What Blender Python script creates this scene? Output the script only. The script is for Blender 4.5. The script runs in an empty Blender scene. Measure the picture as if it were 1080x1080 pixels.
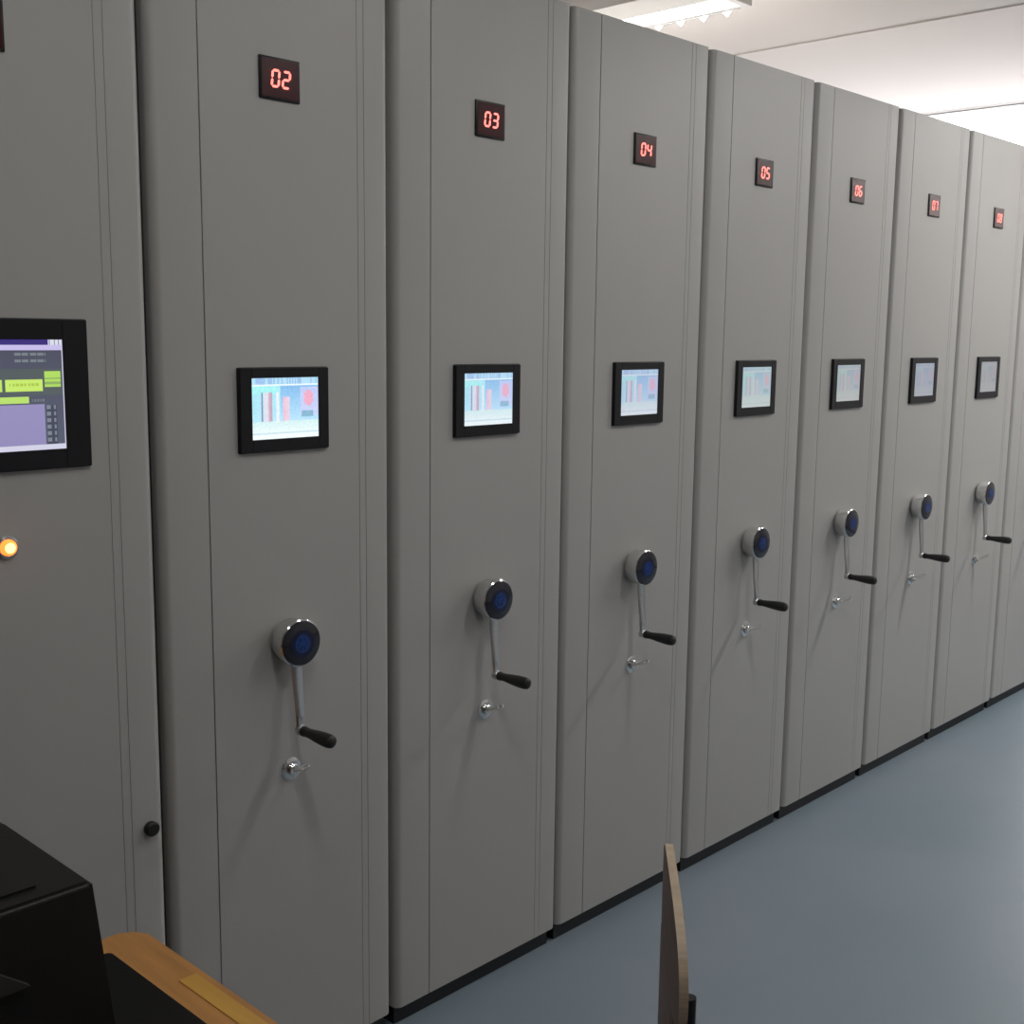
import bpy, bmesh, math, random
from mathutils import Vector, Matrix
random.seed(7)
PI = math.pi
COL = bpy.context.scene.collection

# ------------------------------------------------------------------ materials
def mat(name, color, rough=.5, metal=0, noise=None, bump=None, spec=.5, emit=None, coat=0, vary=None):
    m = bpy.data.materials.new(name); m.use_nodes = True
    nt = m.node_tree; b = nt.nodes['Principled BSDF']
    b.inputs['Base Color'].default_value = (*color, 1)
    b.inputs['Roughness'].default_value = rough
    b.inputs['Metallic'].default_value = metal
    b.inputs['Specular IOR Level'].default_value = spec
    b.inputs['Coat Weight'].default_value = coat
    tc = nt.nodes.new('ShaderNodeTexCoord')
    if emit:
        b.inputs['Emission Color'].default_value = (*emit[0], 1)
        b.inputs['Emission Strength'].default_value = emit[1]
    if noise:                                    # (scale, amount, stretch xyz)
        mp = nt.nodes.new('ShaderNodeMapping'); mp.inputs['Scale'].default_value = noise[2]
        n = nt.nodes.new('ShaderNodeTexNoise'); n.inputs['Scale'].default_value = noise[0]; n.inputs['Detail'].default_value = 5
        r = nt.nodes.new('ShaderNodeValToRGB')
        lo = [c * (1 - noise[1]) for c in color]; hi = [min(1, c * (1 + noise[1])) for c in color]
        if vary: hi = vary
        r.color_ramp.elements[0].color = (*lo, 1); r.color_ramp.elements[0].position = .3
        r.color_ramp.elements[1].color = (*hi, 1); r.color_ramp.elements[1].position = .7
        nt.links.new(tc.outputs['Object'], mp.inputs[0]); nt.links.new(mp.outputs[0], n.inputs['Vector'])
        nt.links.new(n.outputs['Fac'], r.inputs[0]); nt.links.new(r.outputs[0], b.inputs['Base Color'])
    if bump:                                     # (scale, strength)
        n2 = nt.nodes.new('ShaderNodeTexNoise'); n2.inputs['Scale'].default_value = bump[0]; n2.inputs['Detail'].default_value = 3
        bp = nt.nodes.new('ShaderNodeBump'); bp.inputs['Strength'].default_value = bump[1]; bp.inputs['Distance'].default_value = .002
        nt.links.new(tc.outputs['Object'], n2.inputs['Vector']); nt.links.new(n2.outputs['Fac'], bp.inputs['Height'])
        nt.links.new(bp.outputs[0], b.inputs['Normal'])
    return m

M = {}
M['paint'] = mat('grey powder coat', (.41, .406, .392), .42, noise=(1.6, .03, (1, 1, .5)), bump=(300, .04), spec=.45)
M['paint_dark'] = mat('grey shelf steel', (.10, .10, .10), .5)
M['rubber'] = mat('black rubber', (.012, .012, .012), .7)
M['plinth'] = mat('black base steel', (.012, .013, .015), .5)
M['bezel'] = mat('black matt plastic', (.010, .010, .013), .42, spec=.3)
M['sign'] = mat('smoked red lens', (.055, .008, .012), .25)
M['digit'] = mat('lit red segments', (.8, .1, .08), .5, emit=((1, .21, .18), 2.2))
M['chrome'] = mat('polished chrome', (.72, .72, .72), .13, 1)
M['satin'] = mat('satin steel', (.62, .63, .63), .30, 1)
M['dial'] = mat('black dial glass', (.010, .010, .018), .18, coat=.3)
M['grip'] = mat('black moulded grip', (.010, .010, .010), .5)
M['brass'] = mat('nickel key metal', (.82, .82, .80), .38, .8)
M['wood'] = mat('orange desk wood', (.50, .235, .065), .35, noise=(6, .22, (6, .5, 1)))
M['woodlight'] = mat('yellow wood inlay', (.62, .34, .06), .3, noise=(6, .15, (6, .5, 1)))
M['matblack'] = mat('black desk leather', (.006, .006, .006), .7, bump=(400, .3), spec=.2)
M['machine'] = mat('black office plastic', (.009, .0085, .0085), .5, bump=(500, .15), spec=.3)
M['machine2'] = mat('charcoal office plastic', (.032, .027, .028), .45)
M['ply'] = mat('walnut plywood face', (.16, .092, .062), .45, noise=(5, .3, (1, 1, 8)))
M['plyedge'] = mat('pale plywood edge', (.44, .35, .25), .5, noise=(20, .15, (1, 1, 12)))
M['leg'] = mat('dark metal tube', (.03, .03, .032), .35, .7)
M['wall'] = mat('white wall paint', (.52, .50, .49), .8, noise=(1.2, .02, (1, 1, 1)), bump=(120, .05))
M['ceiling'] = mat('white ceiling paint', (.84, .785, .765), .85, noise=(.8, .02, (1, 1, 1)))
M['housing'] = mat('white lamp housing', (.72, .70, .69), .4)
M['louvre'] = mat('aluminium louvre', (.45, .45, .45), .4, .6)
M['frame'] = mat('white window frame', (.8, .8, .8), .4)
M['floor'] = mat('blue grey epoxy', (.195, .262, .305), .42, noise=(1.3, .09, (1, 1, 1)), bump=(60, .03), vary=(.225, .27, .32))
M['tube'] = mat('fluorescent tube', (1, 1, 1), .5, emit=((1, .95, .89), 6))
M['led'] = mat('orange indicator', (1, .3, .05), .4, emit=((1, .18, .03), 2.5))
M['ledcore'] = mat('indicator core', (1, .7, .3), .4, emit=((1, .55, .18), 3))
g = mat('window glass', (1, 1, 1), 0); gb = g.node_tree.nodes['Principled BSDF']
gb.inputs['Transmission Weight'].default_value = 1; gb.inputs['IOR'].default_value = 1.02; M['glass'] = g

# blue centre of the dial: two blues mixed by noise in object coordinates
def dial_mat():
    m = bpy.data.materials.new('blue dial emblem'); m.use_nodes = True
    nt = m.node_tree; b = nt.nodes['Principled BSDF']
    tc = nt.nodes.new('ShaderNodeTexCoord'); v = nt.nodes.new('ShaderNodeTexNoise'); v.inputs['Scale'].default_value = 60
    r = nt.nodes.new('ShaderNodeValToRGB')
    r.color_ramp.elements[0].color = (.006, .012, .08, 1); r.color_ramp.elements[1].color = (.015, .07, .30, 1)
    nt.links.new(tc.outputs['Object'], v.inputs['Vector']); nt.links.new(v.outputs['Fac'], r.inputs[0])
    nt.links.new(r.outputs[0], b.inputs['Base Color']); b.inputs['Roughness'].default_value = .2
    return m
M['emblem'] = dial_mat(); M['emblem2'] = mat('dark blue dial print', (.006, .010, .045), .2)

def screen_mat(name, strength):
    m = bpy.data.materials.new(name); m.use_nodes = True
    nt = m.node_tree; b = nt.nodes['Principled BSDF']
    a = nt.nodes.new('ShaderNodeVertexColor'); a.layer_name = 'picture'
    b.inputs['Base Color'].default_value = (.02, .02, .02, 1); b.inputs['Roughness'].default_value = .25
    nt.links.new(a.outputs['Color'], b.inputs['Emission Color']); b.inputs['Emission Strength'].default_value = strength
    return m

# ------------------------------------------------------------------ mesh helpers
def sharp(me, ang=35):
    for p in me.polygons: p.use_smooth = True
    me.set_sharp_from_angle(angle=math.radians(ang))

def link(name, bm, m, parent=None, smooth=True, ang=35):
    bmesh.ops.recalc_face_normals(bm, faces=bm.faces)
    me = bpy.data.meshes.new(name); bm.to_mesh(me); bm.free()
    for mm in (m if isinstance(m, (list, tuple)) else [m]): me.materials.append(mm)
    if smooth: sharp(me, ang)
    o = bpy.data.objects.new(name, me); COL.objects.link(o)
    if parent: o.parent = parent
    return o

def box(bm, x0, x1, y0, y1, z0, z1, bev=0, seg=2, mi=0):
    r = bmesh.ops.create_cube(bm, size=1)
    vs = r['verts']
    for v in vs:
        v.co = Vector((x0 + (v.co.x + .5) * (x1 - x0), y0 + (v.co.y + .5) * (y1 - y0), z0 + (v.co.z + .5) * (z1 - z0)))
    fs = set(f for v in vs for f in v.link_faces)
    for f in fs: f.material_index = mi
    if bev:
        es = list(set(e for v in vs for e in v.link_edges))
        r = bmesh.ops.bevel(bm, geom=es, offset=bev, segments=seg, affect='EDGES', profile=.5)
        for f in r['faces']: f.material_index = mi

def B(*a, **k):
    bm = bmesh.new(); box(bm, *a, **k); return bm

def lathe(bm, prof, origin, axis='-y', n=32, mi=0, squash=(1, 1)):
    """prof: list of (radius, distance along axis)."""
    ox, oy, oz = origin; rings = []
    for r, h in prof:
        ring = []
        if r < 1e-6:
            rings.append([bm.verts.new(P(0, 0, h, axis, origin))]); continue
        for i in range(n):
            a = 2 * PI * i / n
            ring.append(bm.verts.new(P(r * math.cos(a) * squash[0], r * math.sin(a) * squash[1], h, axis, origin)))
        rings.append(ring)
    for a, b in zip(rings, rings[1:]):
        if len(a) == 1 and len(b) == 1: continue
        for i in range(n):
            j = (i + 1) % n
            if len(a) == 1: f = bm.faces.new((a[0], b[i], b[j]))
            elif len(b) == 1: f = bm.faces.new((a[i], b[0], a[j]))
            else: f = bm.faces.new((a[i], b[i], b[j], a[j]))
            f.material_index = mi
    if len(rings[0]) > 1: bm.faces.new(rings[0]).material_index = mi
    if len(rings[-1]) > 1: bm.faces.new(rings[-1]).material_index = mi

def P(a, b, h, axis, o):
    if axis == '-y': return (o[0] + a, o[1] - h, o[2] + b)
    if axis == 'z': return (o[0] + a, o[1] + b, o[2] + h)
    return (o[0] + h, o[1] + a, o[2] + b)

def tube(bm, pts, r, n=10):
    pts = [Vector(p) for p in pts]; rings = []
    for i, p in enumerate(pts):
        t = (pts[min(i + 1, len(pts) - 1)] - pts[max(i - 1, 0)]).normalized()
        up = Vector((0, 0, 1)) if abs(t.z) < .9 else Vector((1, 0, 0))
        u = t.cross(up).normalized(); w = t.cross(u)
        rr = r[i] if isinstance(r, (list, tuple)) else r
        rings.append([bm.verts.new(p + u * rr * math.cos(2 * PI * k / n) + w * rr * math.sin(2 * PI * k / n)) for k in range(n)])
    for a, b in zip(rings, rings[1:]):
        for k in range(n): bm.faces.new((a[k], a[(k + 1) % n], b[(k + 1) % n], b[k]))
    bm.faces.new(rings[0]); bm.faces.new(rings[-1])

def prism_z(bm, pts, z0, z1, mi=0):
    a = [bm.verts.new((x, y, z0)) for x, y in pts]; b = [bm.verts.new((x, y, z1)) for x, y in pts]
    n = len(pts)
    for i in range(n):
        bm.faces.new((a[i], a[(i + 1) % n], b[(i + 1) % n], b[i])).material_index = mi
    bm.faces.new(a).material_index = mi; bm.faces.new(b).material_index = mi

def thing(name, label, cat, loc=(0, 0, 0), rz=0, group=None):
    o = bpy.data.objects.new(name, None); COL.objects.link(o)
    o.location = loc; o.rotation_euler = (0, 0, rz); o.empty_display_size = .1
    o['label'] = label; o['category'] = cat
    if group: o['group'] = group
    return o

def struct(name, bm, m, parent=None, smooth=False):
    o = link(name, bm, m, parent, smooth)
    if parent is None: o['kind'] = 'structure'
    return o

# ------------------------------------------------------------------ setting
H = 2.90
X0, X1, Y0, Y1 = -2.2, 6.92, -3.6, 4.2
struct('floor', B(X0, X1, Y0, Y1, -.1, 0), M['floor'])
struct('ceiling', B(X0 - .2, X1 + .2, Y0 - .2, Y1 + .2, H, H + .15), M['ceiling'])
struct('wall_left', B(X0 - .2, X0, Y0, Y1, -.1, H), M['wall'])
struct('wall_back', B(X0 - .2, X1 + .2, Y1, Y1 + .2, -.1, H), M['wall'])
struct('wall_front', B(X0 - .2, X1 + .2, Y0 - .2, Y0, -.1, H), M['wall'])
wins = [(.05, 3.2)]
zb, zt = 1.0, 2.8995
bm = bmesh.new()
ys = [Y0] + [v for w in wins for v in w] + [Y1]
box(bm, X1, X1 + .2, Y0, Y1, -.1, zb); box(bm, X1, X1 + .2, Y0, Y1, zt, H)
for i in range(0, len(ys), 2): box(bm, X1, X1 + .2, ys[i], ys[i + 1], zb, zt)
struct('wall_right', bm, M['wall'])
for i, (a, b) in enumerate(wins):
    w = bpy.data.objects.new('window_%d' % (i + 1), None); COL.objects.link(w); w['kind'] = 'structure'
    bm = bmesh.new(); xa, xb = X1 + .07, X1 + .12; t = .03
    box(bm, xa, xb, a, b, zb, zb + t); box(bm, xa, xb, a, b, zt - .006, zt)
    n = 2
    for k in range(n + 1):
        y = a + (b - a - t) * k / n; box(bm, xa, xb, y, y + t, zb, zt)
    link('window_frame', bm, M['frame'], w, False)
    link('window_pane', B(X1 + .092, X1 + .098, a + t, b - t, zb + t, zt - .006), M['glass'], w, False)
    link('window_sill', B(X1 - .03, X1 + .1, a - .03, b + .03, zb - .03, zb, bev=.005), M['frame'], w)
# shallow ceiling beam across the room
struct('trim_1', B(4.95, 5.05, Y0, Y1, H - .006, H), M['ceiling'])
for nm, a in {'baseboard_left': (X0, X0 + .015, Y0, Y1), 'baseboard_right': (X1 - .015, X1, Y0, Y1), 'baseboard_front': (X0 + .015, X1 - .015, Y0, Y0 + .015), 'baseboard_back': (X0 + .015, X1 - .015, Y1 - .015, Y1)}.items():
    struct(nm, B(*a, 0, .09), M['plinth'])

# ------------------------------------------------------------------ ceiling lamps
def lamp(x, y, label, watts, length=1.22):
    t = thing('fluorescent_ceiling_lamp', label, 'ceiling lamp', (x, y, H), group='fluorescent ceiling lamps')
    w = .15; zb_ = -.10
    bm = bmesh.new()
    box(bm, -w, w, 0, length, -.045, 0)
    box(bm, -w - .03, -w, -.03, length + .03, zb_, -.02); box(bm, w, w + .03, -.03, length + .03, zb_ + .006, -.02)
    box(bm, -w, w, -.03, .0, zb_ + .006, -.02); box(bm, -w, w, length, length + .03, zb_ + .006, -.02)
    box(bm, -w, .015, 0, length, zb_ + .004, zb_ + .012)
    link('housing', bm, M['housing'], t, False)
    for s in (.055, .115):
        bm = bmesh.new(); tube(bm, [(s, .02, -.066), (s, length - .02, -.066)], .013, 12); link('tube', bm, M['tube'], t)
    bm = bmesh.new(); k = 11; top = []; low_ = []     # toothed edge of the louvre
    for i in range(k):
        y0 = .02 + (length - .04) * i / k; st = (length - .04) / k
        for fr, d in ((0, 0), (.28, 0), (.5, 1), (.72, 0)): top.append((y0 + fr * st, zb_ + .010)); low_.append((y0 + fr * st, zb_ + .003 - .020 * d))
    rows = [[bm.verts.new((xx, py, pz)) for py, pz in L] for xx in (w + .024, w + .030) for L in (top, low_)]
    for i in range(len(top) - 1):
        for p, q in ((0, 1), (2, 3), (0, 2), (1, 3)): bm.faces.new((rows[p][i], rows[p][i + 1], rows[q][i + 1], rows[q][i]))
    link('louvre', bm, M['louvre'], t, False)
    L = bpy.data.lights.new('lamp_light', 'AREA'); L.shape = 'RECTANGLE'; L.size = .12; L.size_y = length - .08; L.energy = watts; L.color = (1, .97, .94)
    lo = bpy.data.objects.new('lamp_light', L); COL.objects.link(lo); lo.parent = t; lo.location = (.085, length / 2, zb_ + .008)
    return t
lamp(3.80, .70, 'white louvred fluorescent lamp on the ceiling behind the row of grey cabinets, above cabinet 04', 22)
lamp(0.75, -1.95, 'unseen louvred ceiling lamp added over the desk end of the aisle to brighten the left cabinets', 8)  # added out of view to brighten the upper left panels
lamp(2.40, -1.95, 'white louvred ceiling lamp above the aisle in front of cabinet 04', 9.5)
lamp(4.60, -1.95, 'white louvred ceiling lamp above the aisle in front of cabinet 08', 25)
lamp(6.35, -1.95, 'white louvred ceiling lamp above the aisle near the right wall', 42)

# ------------------------------------------------------------------ seven segment digits
SEG = {'0': 'abcdef', '1': 'bc', '2': 'abged', '3': 'abgcd', '4': 'fgbc', '5': 'afgcd', '6': 'afgedc', '7': 'abc', '8': 'abcdefg', '9': 'abcdfg'}
def digits_mesh(text, w, h, t, gap, y):
    bm = bmesh.new(); total = len(text) * w + (len(text) - 1) * gap; sl = .10
    e = t * .18
    def quad(pts):
        f = [bm.verts.new((px + sl * pz, y, pz)) for px, pz in pts]; b = [bm.verts.new((px + sl * pz, y + .0012, pz)) for px, pz in pts]
        n = len(pts); bm.faces.new(f); bm.faces.new(b)
        for i in range(n): bm.faces.new((f[i], f[(i + 1) % n], b[(i + 1) % n], b[i]))
    for k, ch in enumerate(text):
        x = -total / 2 + k * (w + gap)
        def hseg(z): quad([(x + e, z), (x + t / 2 + e, z + t / 2), (x + w - t / 2 - e, z + t / 2), (x + w - e, z), (x + w - t / 2 - e, z - t / 2), (x + t / 2 + e, z - t / 2)])
        def vseg(xx, z0, z1): quad([(xx, z0 + e), (xx + t / 2, z0 + e + t / 2), (xx + t / 2, z1 - e - t / 2), (xx, z1 - e), (xx - t / 2, z1 - e - t / 2), (xx - t / 2, z0 + e + t / 2)])
        for s in SEG[ch]:
            if s == 'a': hseg(h / 2)
            if s == 'g': hseg(0)
            if s == 'd': hseg(-h / 2)
            if s == 'f': vseg(x, 0, h / 2)
            if s == 'b': vseg(x + w, 0, h / 2)
            if s == 'e': vseg(x, -h / 2, 0)
            if s == 'c': vseg(x + w, -h / 2, 0)
    return bm

# ------------------------------------------------------------------ screens
def picture(name, x0, x1, z0, z1, y, nx, ny, fn, m, parent):
    me = bpy.data.meshes.new(name)
    vs = [(x0 + (x1 - x0) * i / nx, y, z0 + (z1 - z0) * j / ny) for j in range(ny + 1) for i in range(nx + 1)]
    fs = [(j * (nx + 1) + i, j * (nx + 1) + i + 1, (j + 1) * (nx + 1) + i + 1, (j + 1) * (nx + 1) + i) for j in range(ny) for i in range(nx)]
    k = len(vs); vs += [(x0, y + .003, z0), (x1, y + .003, z0), (x1, y + .003, z1), (x0, y + .003, z1)]
    fs.append((k + 3, k + 2, k + 1, k))
    me.from_pydata(vs, [], fs); me.materials.append(m)
    ca = me.color_attributes.new('picture', 'FLOAT_COLOR', 'CORNER')
    lin = lambda c: c / 12.92 if c <= .04045 else ((c + .055) / 1.055) ** 2.4
    n = 0
    for fi, f in enumerate(fs):
        if fi < nx * ny:
            i, j = fi % nx, fi // nx
            c = [lin(max(0, min(1, v))) for v in fn((i + .5) / nx, 1 - (j + .5) / ny)]
        else: c = [.5, .5, .5]
        for _ in f: ca.data[n].color = (*c, 1); n += 1
    o = bpy.data.objects.new(name, me); COL.objects.link(o); o.parent = parent
    return o

def mix(a, b, t): t = max(0, min(1, t)); return tuple(p + (q - p) * t for p, q in zip(a, b))
def shelf_pic(wash, warm):
    rnd = random.Random(3)
    nz = [[rnd.uniform(-.025, .025) for _ in range(50)] for _ in range(50)]
    def fn(u, v):
        c = mix((.42, .68, .90), (.72, .90, 1.0), v * 1.3)                    # blue sky
        if u < .42: c = mix(c, (.70, .98, .97), .75 - abs(v - .2))
        if v < .10: c = (.66, .86, .96) if nz[int(u * 49)][3] > -.005 else (.58, .74, .92)
        if .10 <= v < .14: c = (.92, .98, 1.0)
        if .14 < v < .26 and u < .36: c = (.62, .95, .95)
        # the drawn row of cabinets
        if .24 < v < .74:
            if .135 < u < .165: c = (.50, .46, .62)
            elif .20 < u < .25: c = (.85, .86, .92)
            elif .17 < u < .27: c = mix((.93, .90, .95), (.80, .66, .76), (u - .17) * 10)
            elif .35 < u < .40: c = (.93, .94, .97)
            elif .365 < u < .395: c = (.46, .44, .60)
            elif .27 <= u < .30: c = (.74, .62, .70)
            elif .46 < u < .56 and v > .32: c = mix((.95, .72, .80), (.85, .86, .93), (u - .46) * 8)
        if u > .72 and .16 < v < .62: c = mix((.70, .76, .95), (.80, .84, .98), v)
        if ((u - .85) / .075) ** 2 + ((v - .34) / .13) ** 2 < 1: c = (.93, .64, .75)
        if .74 < u < .92 and .55 < v < .66: c = (.48, .68, .80)
        if v > .70 and not (.365 < u < .395 and v < .74): c = mix((.80, .93, .93), (.95, 1, 1), (v - .7) * 4)
        if .90 < v < .92: c = (.78, .88, .92)
        d = nz[int(u * 49)][int(v * 49)]
        c = tuple(x + d for x in c)
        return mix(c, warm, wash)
    return fn

def main_pic(u, v):
    U = (u - .58) / .42
    c = mix((.31, .32, .39), (.36, .38, .46), v)
    if .26 < v < .50: c = mix(c, (.36, .42, .36), .5)
    if v < .045: c = (.24, .18, .50)
    if v < .042 and U > .78: c = (.90, .92, .95) if int(U * 60) % 4 else (.55, .55, .75)
    if .045 <= v < .095: c = (.82, .78, .96)
    for vv in (.135, .185):
        if vv - .012 < v < vv + .012 and .25 < U < .73 and int(U * 43) % 5: c = (.50, .53, .56)
    if .29 < v < .43 and .70 < U < .95: c = (.72, .90, .40) if not (.345 < v < .36 or .385 < v < .405) else (.58, .72, .40)
    if .355 < v < .46 and .10 < U < .66: c = (.82, .96, .45) if not (.39 < v < .42 and .16 < U < .62 and int(U * 50) % 3) else (.70, .82, .30)
    if .355 < v < .46 and U < .05: c = (.78, .93, .42)
    if .515 < v < .575 and U < .44: c = (.76, .92, .45)
    if .535 < v < .56 and .47 < U < .68 and int(U * 70) % 3: c = (.47, .50, .52)
    if .585 < v < .955 and U < .69: c = mix((.64, .61, .80), (.60, .57, .76), v)
    if .60 < v < .95 and .71 < U < .88:
        if (v - .60) % .058 < .034 and .72 < U < .78 or (v - .60) % .058 < .034 and .82 < U < .86: c = (.52, .55, .60)
        else: c = (.27, .29, .36)
    if v > .955 or U > .985: c = (.86, .86, .94)
    return c

# ------------------------------------------------------------------ cabinets
ZB, ZT = .05, 2.35
def end_panel_pts(W, R=.017, D=.05):
    pts = [(0, D)]
    for i in range(7):
        a = PI + (PI / 2) * i / 6
        pts.append((R + R * math.cos(a), R + R * math.sin(a)))
    def groove(x, w=.003, d=.004): return [(x - w / 2, 0), (x - w / 2, d), (x + w / 2, d), (x + w / 2, 0)]
    pts += groove(.100); pts += groove(W - .083, .0015, .0014); pts += groove(W - .066, .0015, .0014)
    for i in range(7):
        a = 1.5 * PI + (PI / 2) * i / 6
        pts.append((W - R + R * math.cos(a), R + R * math.sin(a)))
    pts.append((W, D))
    return pts

def cabinet(no, xl, xr, label, screen='small', wash=0, warm=(.9, .9, .9), strength=1.0, crank_tilt=0, DEPTH=2.4):
    W = xr - xl; c = W * .5
    t = thing('mobile_shelving_cabinet', label, 'shelving cabinet', (xl, 0, 0), group='mobile shelving cabinets in the row')
    bm = bmesh.new(); prism_z(bm, end_panel_pts(W), ZB, ZT)
    link('end_panel', bm, M['paint'], t, ang=25)
    # shelving body behind the end panel
    bm = bmesh.new()
    box(bm, .012, W - .012, .0505, DEPTH, ZB + .03, ZB + .07)
    box(bm, .012, .03, .0505, .5, ZB + .07, ZT - .04); box(bm, W - .03, W - .012, .0505, .5, ZB + .07, ZT - .04)
    box(bm, .03, W - .03, DEPTH - .02, DEPTH, ZB + .07, ZT - .04); box(bm, c - .008, c + .008, .5, DEPTH - .02, ZB + .07, ZT - .04)
    link('shelf_frame', bm, M['paint_dark'], t, False)
    link('top_cover', B(.012, W - .012, .0505, DEPTH, ZT - .0395, ZT - .005), M['paint'], t, False)
    for k in range(1, 6):
        z = ZB + .07 + k * .365
        link('shelf', B(.03, W - .03, .50, DEPTH - .02, z, z + .02), M['paint_dark'], t, False)
    link('plinth', B(.01, W - .01, .022, DEPTH, 0, ZB + .03), M['plinth'], t, False)
    link('seal_strip', B(-.0045, .012, .030, .045, ZB, ZT - .01), M['rubber'], t, False)  # rubber seal, also added to make the gap's shade darker
    # number display
    sx = c + (.002 if no > 1 else .0); sz = 2.054
    nd = link('number_display', B(sx - .0455, sx + .0455, -.004, .006, sz - .0385, sz + .0385, bev=.0015), M['bezel'], t)
    lens = link('lens', B(sx - .041, sx + .041, -.0048, -.003, sz - .034, sz + .034), M['sign'], nd, False)
    bm = digits_mesh('%02d' % no, .0150, .029, .0042, .0092, -.0062); bmesh.ops.translate(bm, vec=(sx + .001, 0, sz), verts=bm.verts)
    link('digits', bm, M['digit'], nd, False)
    # screen
    if screen == 'small':
        x0, x1, z0, z1 = c - .1055, c + .1055, 1.356, 1.5195
        ix0, ix1, iz0, iz1 = c - .077, c + .079, 1.3815, 1.499
    else:
        x0, x1, z0, z1 = .435 - .34, .435 + .0035, 1.3555, 1.6045
        ix0, ix1, iz0, iz1 = x0 + .04, .393, 1.389, 1.570
    bm = bmesh.new()
    ya, yb = -.009, .004
    box(bm, x0, x1, ya + .004, yb, z0, z1, bev=.003)
    for a in ((x0 + .002, ix0, z0 + .002, z1 - .002), (ix1, x1 - .002, z0 + .002, z1 - .002), (ix0, ix1, z0 + .002, iz0), (ix0, ix1, iz1, z1 - .002)):
        box(bm, a[0], a[1], ya, ya + .005, a[2], a[3], bev=.0008, seg=1)
    sc = link('touchscreen', bm, M['bezel'], t)
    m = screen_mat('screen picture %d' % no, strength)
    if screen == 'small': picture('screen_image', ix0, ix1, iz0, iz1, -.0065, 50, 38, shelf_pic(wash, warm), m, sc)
    else: picture('screen_image', ix0, ix1, iz0, iz1, -.0065, 150, 84, main_pic, m, sc)
    if screen == 'small':
        crank(t, c, .977, crank_tilt); lock(t, c + .004, .704, no)
    else:
        bm = bmesh.new(); o = (.286, 0, 1.232)
        lathe(bm, [(.019, -.002), (.019, .004), (.016, .007), (.014, .007)], o, n=28); il = link('indicator_lamp', bm, M['satin'], t)
        bm = bmesh.new(); lathe(bm, [(.014, .004), (.0135, .010), (.009, .015)], o, n=24); link('lamp_lens', bm, M['led'], il)
        bm = bmesh.new(); lathe(bm, [(.009, .0145), (.006, .018), (0, .019)], o, n=24); link('lamp_core', bm, M['ledcore'], il)
        bm = bmesh.new(); lathe(bm, [(.013, -.002), (.014, .010), (.011, .014), (0, .014)], (W - .030, 0, .673), n=24); k = link('lock_knob', bm, M['grip'], t); k['label'] = 'small black knob low on the right strip'
    return t

def crank(t, cx, z, tilt):
    root = bmesh.new()
    lathe(root, [(.030, -.001), (.034, .003), (.042, .006), (.0445, .010), (.0488, .038), (.0480, .0455), (.0455, .0475), (.0455, .046)], (cx, 0, z), n=48)
    hub = link('crank_hub', root, M['chrome'], t, ang=40)
    bm = bmesh.new(); lathe(bm, [(.0450, .044), (.0445, .0485), (.037, .0505), (.022, .0515), (0, .0515)], (cx, 0, z), n=48)
    link('dial', bm, M['dial'], hub)
    bm = bmesh.new(); lathe(bm, [(.019, .0512), (.0185, .0528), (0, .0530)], (cx, 0, z), n=36); lathe(bm, [(.028, .0500), (.0275, .0518), (.019, .0522)], (cx, 0, z), n=36, mi=1)
    for k in range(6):                             # raised emblem petals
        a = k * PI / 3; box(bm, cx + .010 * math.cos(a) - .0022, cx + .010 * math.cos(a) + .0022, -.0540, -.052, z + .010 * math.sin(a) - .0022, z + .010 * math.sin(a) + .0022)
    e = link('emblem', bm, [M['emblem'], M['emblem2']], hub); e['label'] = 'blue emblem in the centre of the dial'
    # arm: tapered flat bar hanging down from behind the dial rim
    Rm = Matrix.Translation((cx, 0, z)) @ Matrix.Rotation(tilt, 4, 'Y') @ Matrix.Translation((-cx, 0, -z))
    bm = bmesh.new(); n = 12; rings = []
    L = .180
    for i in range(n + 1):
        s = i / n; zz = z - .042 - (L - .042 + .004) * s; w = .0135 - .0045 * s
        yc = -.030 - .010 * (3 * s * s - 2 * s ** 3); th = .0045
        rings.append([bm.verts.new(v) for v in ((cx - w, yc - th * .2, zz), (cx - w * .7, yc - th, zz), (cx + w * .7, yc - th, zz), (cx + w, yc - th * .2, zz), (cx + w * .7, yc + th, zz), (cx - w * .7, yc + th, zz))])
    for a, b in zip(rings, rings[1:]):
        for k in range(6): bm.faces.new((a[k], a[(k + 1) % 6], b[(k + 1) % 6], b[k]))
    bm.faces.new(rings[0]); bm.faces.new(rings[-1])
    lathe(bm, [(.010, .0345), (.0115, .037), (.0115, .045), (.009, .048)], (cx, 0, z - L), n=20)
    lathe(bm, [(.0028, .030), (.0028, .0368)], (cx, 0, z - .075), n=12)
    bmesh.ops.transform(bm, matrix=Rm, verts=bm.verts); link('crank_arm', bm, M['satin'], hub, ang=50)
    bm = bmesh.new()
    lathe(bm, [(.0085, .047), (.0105, .050), (.0105, .056), (.0092, .062), (.0100, .075), (.0122, .095), (.0138, .115), (.0140, .132), (.0125, .141), (.008, .145), (0, .146)], (cx, 0, z - L), n=24)
    bmesh.ops.transform(bm, matrix=Rm, verts=bm.verts); g_ = link('grip', bm, M['grip'], hub); g_['label'] = 'black tapered handgrip'

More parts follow.
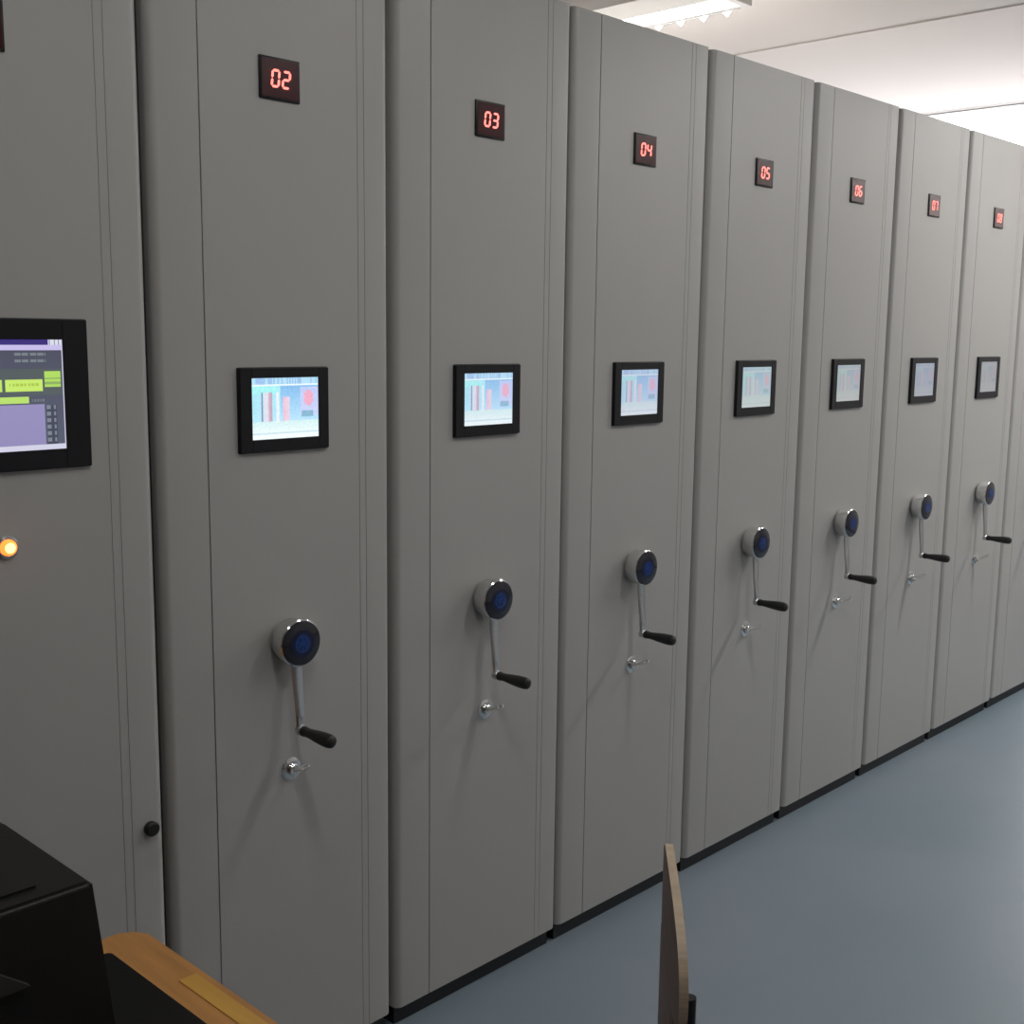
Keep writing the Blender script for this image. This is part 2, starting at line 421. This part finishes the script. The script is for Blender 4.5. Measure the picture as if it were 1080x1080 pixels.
def lock(t, cx, z, seed):
    r = random.Random(seed)
    bm = bmesh.new(); lathe(bm, [(.0235, -.001), (.0235, .0015), (.020, .003), (.0125, .0035), (.0125, .012), (.0105, .014), (0, .014)], (cx, 0, z), n=32)
    lk = link('lock', bm, M['chrome'], t)
    bm = bmesh.new()                               # key: blade along -y, round bow
    box(bm, cx - .0020, cx + .0020, -.034, -.012, z - .0045, z + .0045)
    rings = []
    for i in range(20):
        a = 2 * PI * i / 20; rings.append((cx, -.046 + .0145 * math.cos(a), z + .0075 * math.sin(a)))
    for i in range(20):
        p, q = Vector(rings[i]), Vector(rings[(i + 1) % 20]); cc = Vector((cx, -.050, z))
        pi_, qi = cc + (p - cc) * .25, cc + (q - cc) * .25
        A = [bm.verts.new(v + Vector((s, 0, 0))) for s in (-.0024, .0024) for v in (p, q, qi, pi_)]
        for f in ((0, 1, 2, 3), (4, 5, 6, 7), (0, 1, 5, 4), (3, 2, 6, 7)): bm.faces.new([A[k] for k in f])
    bmesh.ops.rotate(bm, cent=(cx, 0, z), matrix=Matrix.Rotation(r.uniform(.35, .7), 3, 'Y'), verts=bm.verts)
    for v in bm.verts: v.co.z += .42 * (-v.co.y - .012)
    link('key', bm, M['brass'], lk, False)

GAP = .013
xr = {1: 1.0853, 2: 1.6396, 3: 2.2013, 4: 2.7655, 5: 3.3194, 6: 3.8731, 7: 4.4415, 8: 5.020, 9: 5.595, 10: 6.165}
xl = {k: xr[k - 1] + GAP for k in range(2, 11)}; xl[1] = .53
xl[3] = 1.655; xl[4] = 2.209
W9 = (.93, .93, .95)
labs = {
 1: 'grey shelving cabinet at the left end with the large control screen and orange indicator light',
 2: 'grey mobile shelving cabinet with red number 02, bright blue screen and crank, second from left',
 3: 'grey mobile shelving cabinet with red number 03 and bright screen, between cabinets 02 and 04',
 4: 'grey shelving cabinet with red number 04, pale lilac screen, between cabinets 03 and 05',
 5: 'grey mobile shelving cabinet with red number 05 and washed-out screen, between cabinets 04 and 06',
 6: 'grey shelving cabinet with red number 06, faint pinkish screen, between 05 and 07',
 7: 'grey mobile shelving cabinet with red number 07, small dull screen, between cabinets 06 and 08',
 8: 'grey shelving cabinet with red number 08, last with a whole crank in view',
 9: 'grey shelving cabinet cut off by the right edge, next to cabinet 08',
 10: 'grey shelving cabinet at the far window end of the row, beyond the photo edge'}
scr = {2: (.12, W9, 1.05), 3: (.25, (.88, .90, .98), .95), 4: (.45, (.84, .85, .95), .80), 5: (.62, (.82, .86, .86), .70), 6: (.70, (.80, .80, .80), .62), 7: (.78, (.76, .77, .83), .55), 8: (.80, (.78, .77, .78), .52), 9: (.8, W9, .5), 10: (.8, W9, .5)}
cabinet(1, xl[1], xr[1], labs[1], screen='big', strength=.9)
tilts = {2: .0, 3: 0, 4: 0, 5: 0.02, 6: 0, 7: .01, 8: .02, 9: 0, 10: 0}
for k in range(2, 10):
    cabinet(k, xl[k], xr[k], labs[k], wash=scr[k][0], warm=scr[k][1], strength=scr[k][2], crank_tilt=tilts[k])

# ------------------------------------------------------------------ desk
dk = thing('wooden_desk', 'orange wooden desk corner in front of the leftmost cabinet, black machine on top', 'desk', (0, 0, 0))
dx0, dx1, dy0, dy1, dz = -.75, .781, -1.12, -.455, .75
def rr(x0, x1, y0, y1, r, n=6):
    p = []
    for cx, cy, a0 in ((x1 - r, y0 + r, -PI / 2), (x1 - r, y1 - r, 0), (x0 + r, y1 - r, PI / 2), (x0 + r, y0 + r, PI)):
        for i in range(n + 1): a = a0 + PI / 2 * i / n; p.append((cx + r * math.cos(a), cy + r * math.sin(a)))
    return p
bm = bmesh.new(); prism_z(bm, rr(dx0, dx1, dy0, dy1, .03), dz - .035, dz)
bmesh.ops.bevel(bm, geom=[e for e in bm.edges if abs(e.verts[0].co.z - e.verts[1].co.z) < 1e-6], offset=.004, segments=2, affect='EDGES')
link('desktop', bm, M['wood'], dk)
il = link('edge_inlay', B(.746, .772, -1.08, -.625, dz - .001, dz + .0012, bev=.0005, seg=1), M['woodlight'], dk); il['label'] = 'yellow inlaid strip along the rim'
link('side_panel', B(dx0 + .04, dx0 + .07, dy0 + .04, dy1 - .04, 0, dz - .0352), M['wood'], dk, False)
link('side_panel', B(.70, .73, dy0 + .04, dy1 - .04, 0, dz - .0352), M['wood'], dk, False)
link('back_panel', B(dx0 + .07, .70, dy1 - .09, dy1 - .07, .25, dz - .0352), M['wood'], dk, False)
bm = bmesh.new(); prism_z(bm, rr(-.1, .716, dy0 + .03, dy1 - .045, .008), dz + .0005, dz + .004)
o = link('desk_mat', bm, M['matblack']); o['label'] = 'black mat covering the wooden desk top, under the black machine'; o['category'] = 'desk mat'

# black box-shaped machine on the desk
t = thing('printer', 'black box-shaped office machine standing on the desk, cut off by the left edge', 'printer', (.605, -.69, dz + .0042))
bm = bmesh.new()
w, d, h = .46, .25, .205
low = [(-w, -.012), (.018, -.012), (.022, d), (-w, d)]; hi = [(-w, 0), (0, 0), (0, d), (-w, d)]
A = [bm.verts.new((x, y, 0.002)) for x, y in low]; Bv = [bm.verts.new((x, y, h)) for x, y in hi]
for i in range(4): bm.faces.new((A[i], A[(i + 1) % 4], Bv[(i + 1) % 4], Bv[i]))
bm.faces.new(A); bm.faces.new(Bv)
bmesh.ops.bevel(bm, geom=list(bm.edges), offset=.006, segments=3, affect='EDGES')
link('body', bm, M['machine'], t)
bm = bmesh.new(); prism_z(bm, [(-.40, .03), (-.055, .03), (-.075, .19), (-.40, .19)], h - .001, h + .003)
link('top_lid', bm, M['machine'], t, False)
bm = bmesh.new()                                  # slanted front panel
for pts in ([(-.40, .06, 0), (-.10, .06, 0), (-.07, .06, 0)],): pass
v = [bm.verts.new(p) for p in ((-.42, -.013, .15), (-.13, -.013, .15), (-.085, -.014, .115), (-.42, -.014, .115), (-.42, -.005, .15), (-.13, -.005, .15), (-.085, -.005, .115), (-.42, -.005, .115))]
for f in ((0, 1, 2, 3), (4, 5, 6, 7), (0, 1, 5, 4), (1, 2, 6, 5), (2, 3, 7, 6), (3, 0, 4, 7)): bm.faces.new([v[i] for i in f])
link('control_panel', bm, M['machine2'], t, False)
for fx in (-w + .03, -.03):
    for fy in (.02, d - .03):
        bm = bmesh.new(); lathe(bm, [(.012, 0), (.012, .01)], (fx, fy, 0), axis='z', n=16); link('foot', bm, M['rubber'], t)

# ------------------------------------------------------------------ chair (only its back is in view)
view = math.atan2(.578, .816)
ch = thing('wooden_chair', 'wooden chair with rounded brown plywood back and pale edge, standing alone on the blue floor', 'chair', (1.305, -1.01, 0), view + math.radians(4.5))
# local x = away from the camera along the back panel, local y = left side (panel's rear face), seat on -y
a_, b_, zc, th = .185, .100, .750, .012
bm = bmesh.new(); n = 48
outl = []
for i in range(n):
    a = 2 * PI * i / n; cx_, sx_ = math.cos(a), math.sin(a); p = 2 / 2.3
    outl.append((a_ * math.copysign(abs(cx_) ** p, cx_), b_ * math.copysign(abs(sx_) ** p, sx_)))
def bend(x): return -.16 * x * x * 1.0
K = 6
front, back = [], []
for s, lst in ((0, front), (th, back)):
    for k in range(K + 1):
        f = 1 - k / K
        if k == K: lst.append([bm.verts.new((0, s, zc))]); continue
        lst.append([bm.verts.new((x * f, bend(x * f) + s, zc + z * f)) for x, z in outl])
for lst in (front, back):
    for k in range(K):
        for i in range(n):
            j = (i + 1) % n
            if k == K - 1: bm.faces.new((lst[k][i], lst[k][j], lst[k + 1][0]))
            else: bm.faces.new((lst[k][i], lst[k][j], lst[k + 1][j], lst[k + 1][i]))
for i in range(n):
    j = (i + 1) % n; bm.faces.new((front[0][i], front[0][j], back[0][j], back[0][i])).material_index = 1
bp = link('backrest', bm, [M['ply'], M['plyedge']], ch, ang=50)
link('back_support', B(-.135, .135, .0015, .0105, .47, .70, bev=.002), M['ply'], ch)
for s in (-1, 1):
    bm = bmesh.new(); x = s * .11
    tube(bm, [(x, -.014, .72), (x, -.014, .66), (x, -.020, .56), (x, -.035, .47), (x, -.03, .30), (x * 1.4, .06, 0.0)], .009, 12); link('leg', bm, M['leg'], ch)
for s in (-1, 1):
    bm = bmesh.new(); x = s * .15; tube(bm, [(s * .13, -.36, .425), (x, -.385, .22), (x * 1.15, -.41, 0)], .011, 12); link('leg', bm, M['leg'], ch)
bm = bmesh.new(); prism_z(bm, [(x * 1.15, -.23 + y * 1.5) for x, y in outl], .43, .444); link('seat', bm, [M['ply']], ch)

# ------------------------------------------------------------------ light
w = bpy.data.worlds.new('World'); bpy.context.scene.world = w; w.use_nodes = True
nt = w.node_tree; bg = nt.nodes['Background']; bg.inputs[0].default_value = (1, .98, .97, 1); bg.inputs[1].default_value = 4.4

# ------------------------------------------------------------------ camera
f, pitch, yaw, roll = 1254.436, .149731, .807811, .012199
cam = bpy.data.cameras.new('camera'); co = bpy.data.objects.new('camera', cam); COL.objects.link(co)
cam.sensor_width = 36; cam.sensor_height = 36; cam.sensor_fit = 'HORIZONTAL'; cam.lens = 36 * f / 1080
cam.clip_start = .02
fw = Vector((math.sin(yaw) * math.cos(pitch), math.cos(yaw) * math.cos(pitch), -math.sin(pitch)))
rt = Vector((math.cos(yaw), -math.sin(yaw), 0)); up = rt.cross(fw)
r2 = rt * math.cos(roll) + up * math.sin(roll); u2 = -rt * math.sin(roll) + up * math.cos(roll)
m4 = Matrix((r2, u2, -fw)).transposed().to_4x4(); m4.translation = Vector((0, -1.92886, 1.59071))
co.matrix_world = m4
S = bpy.context.scene; S.camera = co
S.view_settings.view_transform = 'Standard'; S.view_settings.look = 'None'; S.view_settings.exposure = 0.0; S.view_settings.gamma = 1
S.view_settings.use_curve_mapping = False
